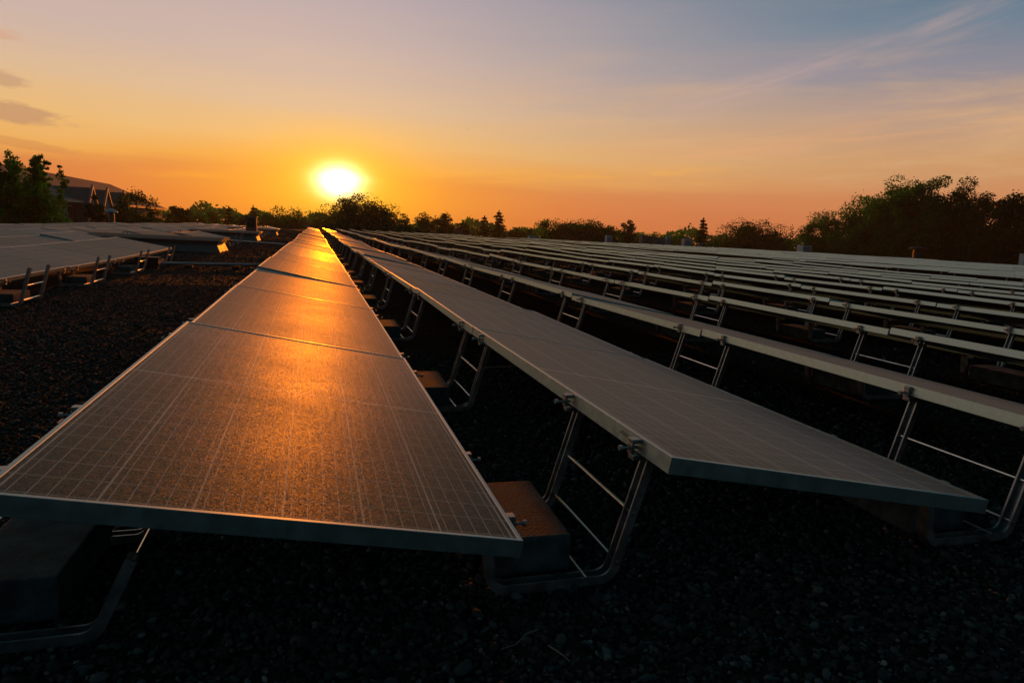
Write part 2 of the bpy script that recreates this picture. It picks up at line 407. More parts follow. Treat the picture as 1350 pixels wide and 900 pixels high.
# loose stones of the ballast: too many to count
def icosa():
    t = (1+5**.5)/2
    v = np.array([(-1,t,0),(1,t,0),(-1,-t,0),(1,-t,0),(0,-1,t),(0,1,t),(0,-1,-t),(0,1,-t),(t,0,-1),(t,0,1),(-t,0,-1),(-t,0,1)], float)
    f = np.array([(0,11,5),(0,5,1),(0,1,7),(0,7,10),(0,10,11),(1,5,9),(5,11,4),(11,10,2),(10,7,6),(7,1,8),(3,9,4),(3,4,2),(3,2,6),(3,6,8),(3,8,9),(4,9,5),(2,4,11),(6,2,10),(8,6,7),(9,8,1)])
    return v/np.linalg.norm(v[0]), f
def stones():
    iv, fc = icosa()
    pts = []
    for (xa, xb, ya, yb, n) in ((-1.3, 2.6, -1.0, 1.0, 46000), (-2.9, -1.0, .6, 4.0, 24000), (-3.2, -1.0, 4.0, 8.0, 20000), (-3.4, -1.0, 8.0, 15.0, 12000), (-3.2, -1.0, 15.0, 32.0, 16000), (-3.6, -1.0, 32.0, 70.0, 11000), (-.1, 2.3, 1.0, 3.2, 12000), (2.2, 5, .4, 3.5, 5000)):
        pts.append(np.column_stack([rng.uniform(xa, xb, n), rng.uniform(ya, yb, n)]))
    p = np.vstack(pts); n = len(p)
    z = np.array([ground(a, b) for a, b in p])
    var = np.stack([iv*(1+rng.normal(0, .13, (12,1))) for _ in range(24)])
    r = (rng.lognormal(math.log(.0057), .38, n)*np.interp(p[:, 1], [5, 30, 60], [1, 2.2, 4.0])).clip(.003, .06)
    sc = np.column_stack([rng.uniform(.9, 1.5, n), rng.uniform(.75, 1.1, n), rng.uniform(.45, .8, n)])*r[:, None]
    q = rng.normal(size=(n,4)); q[:, 1:3] *= .35; q /= np.linalg.norm(q, axis=1)[:, None]
    w, x, y, zz = q.T
    Rm = np.stack([1-2*(y*y+zz*zz), 2*(x*y-w*zz), 2*(x*zz+w*y), 2*(x*y+w*zz), 1-2*(x*x+zz*zz), 2*(y*zz-w*x), 2*(x*zz-w*y), 2*(y*zz+w*x), 1-2*(x*x+y*y)], 1).reshape(n,3,3)
    V = np.einsum('nij,nkj->nki', Rm, var[rng.integers(0, 24, n)]*sc[:, None, :])
    V += np.column_stack([p, z + r*rng.uniform(.0, .55, n)])[:, None, :]
    F = (fc[None] + 12*np.arange(n)[:, None, None]).reshape(-1, 3)
    tone = np.repeat(np.clip(rng.beta(1.6, 2.2, n) + (rng.random(n) > .985)*.22, 0, 1), 12)
    tag(np_mesh('gravel', V.reshape(-1,3), F, M['stone'], tone), kind='stuff', label='dark loose gravel ballast covering the flat roof')
stones()

# ------------------------------------------------------------------ solar panels
LPITCH = 2.0
def panel_meshes():
    mb = MB(); lip = .011
    mb.box(-W, -W+lip, 0, LP, -TH, 0).box(-lip, 0, 0, LP, -TH, 0).box(-W+lip, -lip, 0, lip, -TH, 0).box(-W+lip, -lip, LP-lip, LP, -TH, 0)
    fr = mb.build('frame', M['frame'], link=False).data
    bm = bmesh.new(); bm.from_mesh(fr); bmesh.ops.bevel(bm, geom=[e for e in bm.edges if e.calc_length() > .5], offset=.0011, segments=1, affect='EDGES'); bm.to_mesh(fr); bm.free()
    gl = MB().box(-W+lip, -lip, lip, LP-lip, -.0085, -.0018).build('glass', M['glass'], link=False).data
    return fr, gl
FRAME, GLASS = panel_meshes()

# every slot of the array: (row key, x of low edge, y start, z of low edge at start / end, tilt sign)
rows = []      # dicts
for n in range(NROW):
    rows.append(dict(key=n, x=PITCHX*n, z=ROWZ[n], y0=-.027, n=35, face=1, txt='the sunlit row' if n == 0 else ordn(n)+' row right of the sunlit row'))
for k in range(5):
    x = -3.2 - 1.32*k
    rows.append(dict(key='L%d' % k, x=x, z=0.0, y0=-.25, n=30, face=1,
                     txt=('' if k else '')+ordn(k+1)+' row left of the gravel walkway'))
GAPS = {'L0': [(14.0, 19.5), (25.6, 30.5), (41, 45)], 'L1': [(15.8, 19.5), (25.6, 30.5), (41, 45)]}
slots = []
prng = random.Random(3)
for rw in rows:
    for k in range(rw['n']):
        ya = rw['y0'] + LPITCH*k
        if any(a < ya+LP and ya < b for a, b in GAPS.get(rw['key'], [])): continue
        za, zb = rw['z'] + und(rw['x'], ya), rw['z'] + und(rw['x'], ya+LP)
        cx = rw['x'] - .5*rw['face']
        pr = project((cx, ya+LP/2, za+.1))
        near = abs(ya) < 2.5 and -2 < cx < 3
        if pr is None or pr[0] < -330 or pr[0] > 1640:
            if not near: continue
        size = 1e9 if near else 1.0/pr[2]**2*(1.0 if 0 < pr[0] < 1350 else .02)*(.5 if rw['key'] not in (0, 1) and not str(rw['key']).startswith('L') else 1.0)
        slots.append(dict(row=rw, k=k, ya=ya, za=za, zb=zb, size=size, tilt=TILT*rw['face']*(.82 if rw['face'] < 0 else 1) + prng.gauss(0, .0085), roll=prng.gauss(0, .005)))
slots.sort(key=lambda s: -s['size'])
for i, s in enumerate(slots): s['own'] = i < 298
def panel_matrix(s):
    rw = s['row']; pit = math.atan2(s['zb']-s['za'], LP) + s['roll']
    m = Matrix.Translation((rw['x'], s['ya'], s['za'])) @ Matrix.Rotation(pit, 4, 'X') @ Matrix.Rotation(s['tilt'] if rw['face'] > 0 else -abs(s['tilt']), 4, 'Y')
    if rw['face'] < 0: m = m @ Matrix.Translation((W, 0, 0))
    return m
cnt = {}; rest = MB(); rest_g = MB()
for s in sorted(slots, key=lambda s: (str(s['row']['key']), s['k'])):
    mtx = panel_matrix(s)
    if s['own']:
        c = cnt[s['row']['key']] = cnt.get(s['row']['key'], 0) + 1
        o = bpy.data.objects.new('solar_panel', None); C.objects.link(o); o.matrix_world = mtx; o.empty_display_size = .1
        tag(o, 'dusty solar panel, %s from near end of %s' % (ordn(c), s['row']['txt']), 'solar panel', 'solar panels in the tilted rows')
        for nm, me in (('frame', FRAME), ('glass', GLASS)):
            q = bpy.data.objects.new(nm, me); C.objects.link(q); q.parent = o
    else:
        for me, dst in ((FRAME, rest), (GLASS, rest_g)):
            dst.add([mtx @ v.co for v in me.vertices], [tuple(p.vertices) for p in me.polygons])
FX0, FN = 18.55, 23                      # low edge of the first row beyond the wide aisle, and how many follow
for q in range(FN):
    for k in range(31):
        ya = .1 + LPITCH*k; xx = FX0 + PITCHX*q
        pr = project((xx, ya+1, .1))
        if pr is None or pr[0] > 1560: continue
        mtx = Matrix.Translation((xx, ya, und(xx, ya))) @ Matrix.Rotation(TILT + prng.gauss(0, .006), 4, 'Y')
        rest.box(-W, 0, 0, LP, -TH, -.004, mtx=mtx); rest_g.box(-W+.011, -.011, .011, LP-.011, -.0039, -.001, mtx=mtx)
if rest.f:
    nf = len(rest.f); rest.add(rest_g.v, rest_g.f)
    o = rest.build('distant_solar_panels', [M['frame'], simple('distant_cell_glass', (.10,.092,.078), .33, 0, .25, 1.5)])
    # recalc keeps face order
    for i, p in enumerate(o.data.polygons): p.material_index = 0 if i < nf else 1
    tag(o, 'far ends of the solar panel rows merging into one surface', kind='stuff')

# ------------------------------------------------------------------ stands (bent channel frames tied by rods), clamps and ballast blocks
def rounded(pts, r, seg=6):
    out = [Vector(pts[0])]
    for a, b, c in zip(pts, pts[1:], pts[2:]):
        a, b, c = Vector(a), Vector(b), Vector(c); u = (a-b).normalized(); v = (c-b).normalized()
        half = u.angle(v)/2; d = r/math.tan(half); p, q = b+u*d, b+v*d; ctr = b + (u+v).normalized()*(r/math.sin(half))
        a0 = math.atan2((p-ctr).y, (p-ctr).x); a1 = math.atan2((q-ctr).y, (q-ctr).x)
        da = (a1-a0+math.pi) % (2*math.pi) - math.pi
        out += [ctr + Vector((math.cos(a0+da*i/seg), math.sin(a0+da*i/seg)))*r for i in range(seg+1)]
    out.append(Vector(pts[-1])); return out
def channel(path, y, w=.036, d=.023, t=.0035):
    """sweep a C section along a path in the x-z plane"""
    prof = [(0,-w/2),(0,w/2),(-d,w/2),(-d,w/2-t*1.6),(-t,w/2-t),(-t,-w/2+t),(-d,-w/2+t*1.6),(-d,-w/2)]
    v, f, n = [], [], len(prof)
    for i, p in enumerate(path):
        tg = (path[min(i+1, len(path)-1)] - path[max(i-1, 0)]).normalized(); o = Vector((tg.y, -tg.x))
        for a, b in prof: q = p + o*a; v.append((q.x, y+b, q.y))
    for i in range(len(path)-1):
        for k in range(n): f.append((i*n+k, i*n+(k+1)%n, (i+1)*n+(k+1)%n, (i+1)*n+k))
    f.append(tuple(range(n))); f.append(tuple((len(path)-1)*n+k for k in range(n))[::-1])
    return MB().add(v, f)
HALF = .225
def clamp_mb(side, tall):
    """a small cast jaw gripping the frame edge; side = direction the bolt points (x)"""
    mb = MB(); s = side
    mb.box(min(0, s*.026), max(0, s*.026), -.013, .013, -.018, -.007, .002)      # top jaw
    mb.box(min(s*.019, s*.027), max(s*.019, s*.027), -.0125, .0125, -.045, -.0185, .002)
    mb.box(min(-s*.014, s*.022), max(-s*.014, s*.022), -.015, .015, -.060, -.047, .002)
    return mb
def bolt_mb(side):
    s = side; mb = MB()
    mb.tube([(s*.005, 0, -.030), (s*.050, 0, -.030)], .0040, 8)
    mb.tube([(s*.047, 0, -.030), (s*.056, 0, -.030)], .0075, 6)
    return mb
def make_stand(tall_h, tall_x=.385, tall_base=.292, short=True, detail=2, high_edge=.351, clamp_tall=True):
    """origin on the gravel under the low edge; detail 2 = all parts, 1 = main parts only"""
    root = bpy.data.objects.new('support_stand', None)
    parts = []
    st = CLEAR - TH - .004
    path = rounded([(-.055, st), (-.036, .005), (tall_base, .005), (tall_x, tall_h)], .055, 7 if detail == 2 else 4)
    for sgn in (-1, 1): parts.append((channel(path, sgn*HALF), 'channel_frame', 'zinc', None))
    def xat(z): return tall_base + (tall_x-tall_base)*(z-.005)/(tall_h-.005) - .010
    for z in (tall_h*.55, .060): parts.append((MB().tube([(xat(z), -HALF-.022, z), (xat(z), HALF+.022, z)], .0048, 8), 'tie_rod', 'rod', None))
    parts.append((MB().tube([(.215, -HALF-.02, .027), (.215, HALF+.02, .027)], .0048, 8), 'tie_rod', 'rod', None))
    return root, parts, st
def realise(root, parts, smooth=True):
    C.objects.link(root)
    for mb, nm, m, sub in parts:
        o = mb.build(nm, M[m], root, smooth=False)
        if sub: sub.build('bolt', M['zinc'], o)
    return root
def with_clamps(parts, st, he_x, he_z, le=True, he=True):
    for sgn in (-1, 1):
        y = sgn*HALF
        def moved(mb, dx, dz):
            return MB().add([(a+dx, b+y, c+dz) for a, b, c in mb.v], mb.f)
        if he: parts.append((moved(clamp_mb(-1, True), he_x, he_z), 'clamp', 'clamp', moved(bolt_mb(-1), he_x, he_z)))
        if le: parts.append((moved(clamp_mb(1, False), 0, CLEAR), 'clamp', 'clamp', moved(bolt_mb(1), 0, CLEAR)))
    return parts

def joint_ys(rw):
    return [.345] + [rw['y0'] + LPITCH*k - .007 for k in range(1, rw['n'])]
HX = W*math.cos(TILT); HZ = W*math.sin(TILT)
stands = []
for n in range(NROW):
    rw = rows[n]
    for j, y in enumerate(joint_ys(rw)): stands.append(dict(kind=n, rw=rw, j=j, x=rw['x'], y=y))
for rw in rows:
    if str(rw['key']).startswith('L'):
        for j, y in enumerate(joint_ys(rw)):
            if any(a-.3 < y < b+.3 for a, b in GAPS.get(rw['key'], [])): continue
            stands.append(dict(kind='L', rw=rw, j=j, x=rw['x'], y=y))
far_row = dict(key='F', x=FX0, z=0.0, y0=.1, n=30, txt='the first row beyond the wide aisle')
for j, y in enumerate(joint_ys(far_row)): stands.append(dict(kind='L', rw=far_row, j=j, x=FX0-PITCHX, y=y))
for j, y in enumerate(joint_ys(rows[0])): stands.append(dict(kind='high', rw=rows[0], j=j, x=-.905, y=y))
keep = []
for s in stands:
    pr = project((s['x']+.15, s['y'], s['rw']['z']-.05))
    near = abs(s['y']) < 1 and -2 < s['x'] < 2
    if not near and (pr is None or pr[0] < -160 or pr[0] > 1500): continue
    s['size'] = 1e9 if near else 1/pr[2]**2*(1 if 0 < pr[0] < 1350 else .02)*(.4 if s['kind'] == 'high' or (s['kind'] == 'L' and s['rw']['key'] != 'L0') else 1)
    keep.append(s)
keep.sort(key=lambda s: -s['size']); keep = keep[:292]
protos = {}
def stand_proto(kind, detail):
    k = (kind, detail)
    if k in protos: return protos[k], False
    if kind == 'high':      # outermost stand: legs carry the sunlit row's high edge
        hz = HZ - TH - (ground(-.905, .345)) - .004
        root = bpy.data.objects.new('support_stand', None)
        path = rounded([(.135, .172), (.06, .005), (-.245, .005), (-.135, hz)], .055, 7)
        # reversed so that the web stays on the outside
        path = path[::-1]
        parts = [(channel(path, sg*HALF), 'channel_frame', 'zinc', None) for sg in (-1, 1)]
        for x, z in ((.125, .165),): parts.append((MB().tube([(x, -HALF-.02, z), (x, HALF+.02, z)], .0045, 8), 'tie_rod', 'rod', None))
        parts.append((MB().tube([(-.17, -HALF-.02, .2), (-.17, HALF+.02, .2)], .0045, 8), 'tie_rod', 'rod', None))
        with_clamps(parts, 0, -HX+.905, HZ - ground(-.905, .345), le=False)
    else:
        n = kind if isinstance(kind, int) else None
        if n is not None: th = ROWZ[n+1] + HZ - TH - .006 - (ROWZ[n]-CLEAR)
        else: th = .345
        root, parts, st = make_stand(th, detail=detail)
        if detail == 2: with_clamps(parts, st, PITCHX-HX, 0+HZ-((ROWZ[n] if n is not None else 0)-CLEAR), he=n is not None)
    if detail == 1:         # far copies: one mesh, their parts are below a pixel
        allm = MB()
        for mb, nm, m, sub in parts: allm.add(mb.v, mb.f)
        root = allm.build('support_stand', M['zinc'])
    else: realise(root, parts)
    protos[k] = root
    return root, True
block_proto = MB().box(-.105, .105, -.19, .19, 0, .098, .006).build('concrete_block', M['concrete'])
first_block = True
scnt = {}; brng = random.Random(11)
for s in sorted(keep, key=lambda s: (str(s['kind']), str(s['rw']['key']), s['y'])):
    d = math.hypot(s['x']-CAM[0], s['y']-CAM[1])
    o, fresh = stand_proto(s['kind'], 2 if d < 13 else 1)
    if not fresh: o = copy_tree(o)
    gz = ground(s['x'], s['y'])
    if isinstance(s['kind'], int): gz = ROWZ[s['kind']] - CLEAR + und(s['x'], s['y'])
    o.location = (s['x']+brng.gauss(0, .003), s['y']+brng.gauss(0, .006), gz); o.rotation_euler = (0, 0, brng.gauss(0, .007))
    key = (s['kind'], s['rw']['key']); c = scnt[key] = scnt.get(key, 0) + 1
    what = 'galvanised stand under high edge of' if s['kind'] == 'high' or s['rw']['key'] == 'F' else 'galvanised stand with bare uprights beside' if s['kind'] == 'L' else 'galvanised stand at low edge of'
    lab = '%s %s, %s from front' % (what, s['rw']['txt'].replace('the sunlit', 'sunlit').replace('the gravel', 'gravel'), ordn(c))
    tag(o, lab, 'stand', 'galvanised stands carrying the panel rows')
    if s['rw']['key'] == 'F': continue
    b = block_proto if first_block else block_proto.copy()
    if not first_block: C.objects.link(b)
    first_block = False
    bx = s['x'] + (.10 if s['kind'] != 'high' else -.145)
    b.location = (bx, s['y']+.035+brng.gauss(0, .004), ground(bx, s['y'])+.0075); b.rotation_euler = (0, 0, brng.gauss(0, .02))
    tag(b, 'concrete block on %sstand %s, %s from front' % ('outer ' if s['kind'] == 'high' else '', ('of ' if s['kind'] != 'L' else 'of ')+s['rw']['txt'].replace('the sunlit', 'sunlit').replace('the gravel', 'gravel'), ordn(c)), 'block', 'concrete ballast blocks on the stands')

# ------------------------------------------------------------------ things on the roof
def cable(pts, label, r=.004, m='black'):
    P = [Vector(p) for p in pts]; out = []
    for i in range(len(P)-1):
        p0, p1, p2, p3 = P[max(i-1,0)], P[i], P[i+1], P[min(i+2, len(P)-1)]
        for t in np.linspace(0, 1, 8, endpoint=False):
            out.append(.5*((2*p1) + (p2-p0)*t + (2*p0-5*p1+4*p2-p3)*t*t + (-p0+3*p1-3*p2+p3)*t**3))
    out.append(P[-1]); return tag(MB().tube(out, r, 6).build('cable', M[m], smooth=True), label, 'cable', 'cables under the panels')
cable([(.345,1.84,-.02),(.42,1.62,.035),(.52,1.40,.075),(.60,1.2,.085)], 'black cable strung from the second stand up to the neighbouring panel')
cable([(-.80,.50,.0),(-.84,.56,-.02),(-.90,.60,-.028),(-.97,.62,-.02)], 'thin pale cable looping beside the short leg at lower left', .0022, 'rod')
cable([(-.80,.50,.0),(-.83,.58,-.035),(-.90,.63,-.050),(-.98,.66,-.055)], 'second thin cable drooping just under the other loop at lower left', .0022, 'rod')

# conduit across the walkway with its junction box
c0 = (-3.6, 11.05); c1 = (-1.02, 11.60)
P = [(c0[0]+(c1[0]-c0[0])*t, c0[1]+(c1[1]-c0[1])*t, ground(c0[0]+(c1[0]-c0[0])*t, c0[1]+(c1[1]-c0[1])*t)+.075) for t in np.linspace(0, 1, 8)]
rt = empty('conduit', (0,0,0)); tag(rt, 'blue grey steel conduit lying straight across the gravel walkway', 'pipe')
MB().tube(P, .026, 10).build('pipe', M['conduit'], rt, smooth=True)
for i in (1, 3, 5):
    x, y, z = P[i]; MB().box(x-.06, x+.06, y-.05, y+.05, z-.085, z-.027, .004).build('pipe_support', M['black'], rt)
c0 = (-3.4, 25.0); c1 = (-1.1, 22.9)
P = [(c0[0]+(c1[0]-c0[0])*t, c0[1]+(c1[1]-c0[1])*t, ground(c0[0]+(c1[0]-c0[0])*t, c0[1]+(c1[1]-c0[1])*t)+.075) for t in np.linspace(0, 1, 8)]
rt = empty('conduit', (0,0,0)); tag(rt, 'thin distant steel conduit crossing the walkway beyond the lit skylight', 'pipe')
MB().tube(P, .022, 8).build('pipe', M['conduit'], rt, smooth=True)
x, y = -3.05, 10.95
rt = empty('junction_box', (x, y, ground(x, y))); tag(rt, 'black junction box on the gravel where conduit meets the left rows', 'junction box')
MB().box(-.17, .17, -.1, .1, .03, .17, .008).build('housing', M['black'], rt); MB().box(-.18, .18, -.11, .11, .172, .186, .003).build('lid', M['black'], rt)
for a in (-.12, .12): MB().box(a-.03, a+.03, -.09, .09, .0, .029).build('foot', M['black'], rt)

# low skylights with a metal curb and overhanging lid
def skylight(x0, x1, y, dep, h, label, tilt=.0):
    xm = (x0+x1)/2; g = ground(x1, y); rt = empty('skylight', (xm, y, g)); tag(rt, label, 'skylight', 'low skylights in the left array')
    hw = (x1-x0)/2
    mb = MB(); v = [(-hw+.02,0,-.05),(hw-.02,0,-.05),(hw-.02,dep,-.05),(-hw+.02,dep,-.05),(-hw+.12,.06,h*.62),(hw-.12,.06,h*.62),(hw-.12,dep-.06,h*.62),(-hw+.12,dep-.06,h*.62)]
    mb.add(v, [(3,2,1,0),(4,5,6,7),(0,1,5,4),(1,2,6,5),(2,3,7,6),(3,0,4,7)]); mb.build('curb', M['curb'], rt)
    MB().box(-hw+.08, hw-.08, -.02, dep+.02, h*.64, h*.84, .006).build('lid_frame', M['darkunit'], rt)
    mb = MB()
    for i in range(8):
        t0, t1 = i/8, (i+1)/8
        f = lambda t: .075*math.sin(math.pi*t)
        a, b = -.12+(dep+.24)*t0, -.12+(dep+.24)*t1
        mb.add([(-hw-.02,a,h*.845),(hw-.0,a,h*.845),(hw-.0,b,h*.845),(-hw-.02,b,h*.845),(-hw-.02,a,h*.88+f(t0)),(hw,a,h*.88+f(t0)),(hw,b,h*.88+f(t1)),(-hw-.02,b,h*.88+f(t1))],
               [(0,1,5,4),(4,5,6,7),(3,2,1,0),(1,2,6,5),(0,4,7,3),(2,3,7,6)])
    mb.build('lid', M['lid'], rt)
skylight(-5.55, -2.60, 16.5, 1.6, .325, 'nearest low skylight with a sunlit edge left of the walkway')
skylight(-5.05, -2.52, 27.0, 1.6, .34, 'middle low skylight just below the dark roof box')
skylight(-5.4, -2.55, 42.0, 1.6, .34, 'farthest low skylight, only a glint, left of the walkway')

x, y = -2.98, 27.0
g = ground(x, y) ; rt = empty('exhaust_box', (-3.12, 31.0, g)); tag(rt, 'dark square exhaust box with a pale cap above left rows', 'exhaust box')
MB().box(-.22, .22, -.22, .22, 0, .93, .01).build('housing', M['darkunit'], rt)
MB().box(-.25, .25, -.25, .25, .932, .975, .008).build('cap', M['curb'], rt)
MB().box(-.16, .16, -.236, -.2205, .50, .88).build('louvre', M['black'], rt)

def mushroom(x, y, z0, top, r, label, m='darkunit'):
    rt = empty('roof_vent', (x, y, z0)); tag(rt, label, 'vent', 'mushroom vents on the roof'); h = top-z0
    MB().box(-r*1.1, r*1.1, -r*1.1, r*1.1, -.02, h*.30, .01).build('curb', M[m], rt)
    MB().tube([(0,0,h*.302), (0,0,h*.9)], r*.55, 16).build('shaft', M[m], rt)
    MB().tube([(0,0,h*.80), (0,0,h*.86), (0,0,h*.94), (0,0,h)], r, 20, [r*1.15, r*1.2, r*.8, r*.15]).build('hood', M['hvac'] if m == 'darkunit' else M[m], rt, smooth=True)
mushroom(-10.9, 39.8, ground(-10.9, 39.8), .86, .26, 'slim dark vent standing on the roof in front of the townhouse')
mushroom(52.0, 46.9, ground(52, 46.9), 1.25, .62, 'mushroom vent beyond the far rows before the dark trees', 'black')

def hvac(x, y, w, top, label, m='hvac', d=.30, h0=None):
    z0 = ground(x, y); rt = empty('rooftop_unit', (x, y, z0)); tag(rt, label, 'rooftop unit', 'rooftop units beyond the array'); h = top-z0
    MB().box(-w/2-.03, w/2+.03, -d/2-.03, d/2+.03, -.02, .1).build('base', M['darkunit'], rt)
    MB().box(-w/2, w/2, -d/2, d/2, .102, h-.045, .012).build('casing', M[m], rt)
    MB().box(-w/2-.02, w/2+.02, -d/2-.02, d/2+.02, h-.043, h, .008).build('top_panel', M[m], rt)
    f = MB()
    for i in range(5): f.box(-w*.36, w*.36, -d/2-.010, -d/2-.0005, .2+(h-.4)*i/5, .2+(h-.4)*i/5+(h-.4)*.11)
    f.build('louvre', M['darkunit'], rt)
hvac(54.0, 64.0, 1.25, .88, 'pale blue rooftop unit left of the tall green trees', d=1.0)
hvac(43.2, 71.8, .95, .98, 'pale blue unit just left of the pointed conifer', d=.6)
hvac(40.6, 71.7, .52, 1.14, 'narrow tall pale unit between the dark unit and conifer', d=.4)
hvac(39.4, 71.6, 1.30, .82, 'flat grey rooftop unit joined close to the narrow tall one', 'curb', d=.8)
hvac(37.8, 72.0, 1.40, 1.08, 'dark boxy rooftop unit left of the narrow pale unit', 'darkunit', d=.8)
hvac(44.6, 70.9, .50, .58, 'tiny grey unit at the foot of the pointed conifer', 'curb', d=.4)
hvac(32.0, 70.0, .70, .90, 'small blue unit in front of the dark bush', d=.5)
hvac(22.8, 70.0, .90, .42, 'wide low blue unit left of the dark bush', d=.6)
hvac(52.2, 37.4, .50, 1.0, 'pale narrow unit cut by the right end of the far rows', d=.4)

def twig(pts, label): tag(MB().tube(pts, .0018, 5, [.0022 - .0012*i/(len(pts)-1) for i in range(len(pts))]).build('twig', M['twig']), label, 'twig', 'dry twigs on the gravel')
g0 = ground(.0, 0)
twig([(.03,-.06,g0+.016),(.0,-.075,g0+.02),(-.03,-.105,g0+.02),(-.065,-.11,g0+.017)], 'bent dry twig on the gravel below the first block')
twig([(.035,-.12,g0+.018),(.055,-.165,g0+.02),(.06,-.18,g0+.018)], 'short dry twig on the gravel right of the bent one')

# small dark maker's mark on the first high frame of row one
lab = MB()
for (y0_, y1_, z0_, z1_) in ((.205, .228, -.0165, -.0145), (.231, .255, -.0165, -.0145), (.215, .240, -.0215, -.0195), (.243, .262, -.0215, -.0195)): lab.box(-W-.0006, -W-.0001, y0_, y1_, z0_, z1_)
pm = next(o for o in bpy.data.objects if o.name.startswith('solar_panel') and 'first from near end of first row right' in o.get('label', ''))
lab.build('printed_mark', M['black'], pm)

# ------------------------------------------------------------------ townhouse beyond the roof
def townhouse():
    rt = empty('townhouse', (-18.6, 56.0, -7.0)); tag(rt, 'grey gabled townhouse with white trim behind the leafy tree', 'townhouse')
    ez, rz, L = 8.55, 10.75, 36.0      # eave, ridge above its ground
    wl = MB().prism([(0,0),(0,ez),(-5.7,rz-.1),(-11.4,ez),(-11.4,0)], 'y', 0, L).build('wall', M['siding'], rt)
    rf = MB().add([(.5,-.4,ez-.25),(.5,L+.4,ez-.25),(-5.7,L+.4,rz+.1),(-5.7,-.4,rz+.1),(-11.9,L+.4,ez-.25),(-11.9,-.4,ez-.25),
                   (.5,-.4,ez-.08),(.5,L+.4,ez-.08),(-5.7,L+.4,rz+.3),(-5.7,-.4,rz+.3),(-11.9,L+.4,ez-.08),(-11.9,-.4,ez-.08)],
                  [(0,1,2,3),(3,2,4,5),(6,9,8,7),(9,11,10,8),(0,6,7,1),(5,4,10,11),(0,3,9,6),(3,5,11,9),(1,7,8,2),(2,8,10,4)]).build('roof', M['roofing'], rt)
    MB().box(.503, .62, -.4, L+.4, ez-.26, ez-.07).build('fascia', M['trim'], rt)
    for yc in (5.2, 9.3, 14.6):
        MB().prism([(yc-1.2, 0),(yc-1.2, ez-.3),(yc, ez+1.0),(yc+1.2, ez-.3),(yc+1.2, 0)], 'x', -2.5, .9).build('gable_bay', M['siding'], rt)
        g = MB()
        for sg in (-1, 1):
            a = Vector((yc+sg*1.42, ez-.6)); b = Vector((yc, ez+1.25)); nrm = Vector((-(b-a).y, (b-a).x)).normalized()*.20*sg
            g.prism([tuple(a), tuple(b), tuple(b-nrm*.0+Vector((0,-.28))), tuple(a+Vector((-sg*.0,-.24)))], 'x', .903, 1.05)
        g.build('gable_trim', M['trim'], rt)
    for yc in (.9, 2.6, 7.3, 11.6, 12.8, 17.2, 19.6, 24.0):
        for zc in (5.0, 7.4):
            f = MB().box(.003, .07, yc-.55, yc+.55, zc-.65, zc+.65).build('window', M['trim'], rt)
            MB().box(.072, .09, yc-.45, yc+.45, zc-.55, zc+.55).build('pane', M['window'], f)
    MB().box(.003, .06, 3.45, 3.85, 6.75, 8.05).build('shutter', M['door'], rt)
townhouse()
def far_house(x, y, w, d, h, label):
    rt = empty('house', (x, y, -7.0)); tag(rt, label, 'house')
    MB().prism([(-w/2,0),(-w/2,h),(0,h+w*.25),(w/2,h),(w/2,0)], 'y', 0, d).build('wall', M['trim'], rt)
    MB().add([(-w/2-.4,-.4,h-.2),(0,-.4,h+w*.25+.1),(0,d+.4,h+w*.25+.1),(-w/2-.4,d+.4,h-.2),(w/2+.4,-.4,h-.2),(w/2+.4,d+.4,h-.2),(0,-.4,h+w*.25+.35),(0,d+.4,h+w*.25+.35)],
             [(0,1,2,3),(1,4,5,2),(0,3,7,6),(4,6,7,5),(0,6,1),(1,6,4),(3,2,7),(2,5,7)]).build('roof', M['roofing'], rt)
    for k in (-.25, .25): MB().box(w*k-.5, w*k+.5, -.06, -.003, h-2.2, h-.8).build('window', M['window'], rt)
far_house(-2.2, 118, 4, 5, 6.6, 'small pale house just left of the sunlit row tip')
far_house(24.8, 118, 3.4, 5, 7.2, 'small white house among trees beyond the middle rows')

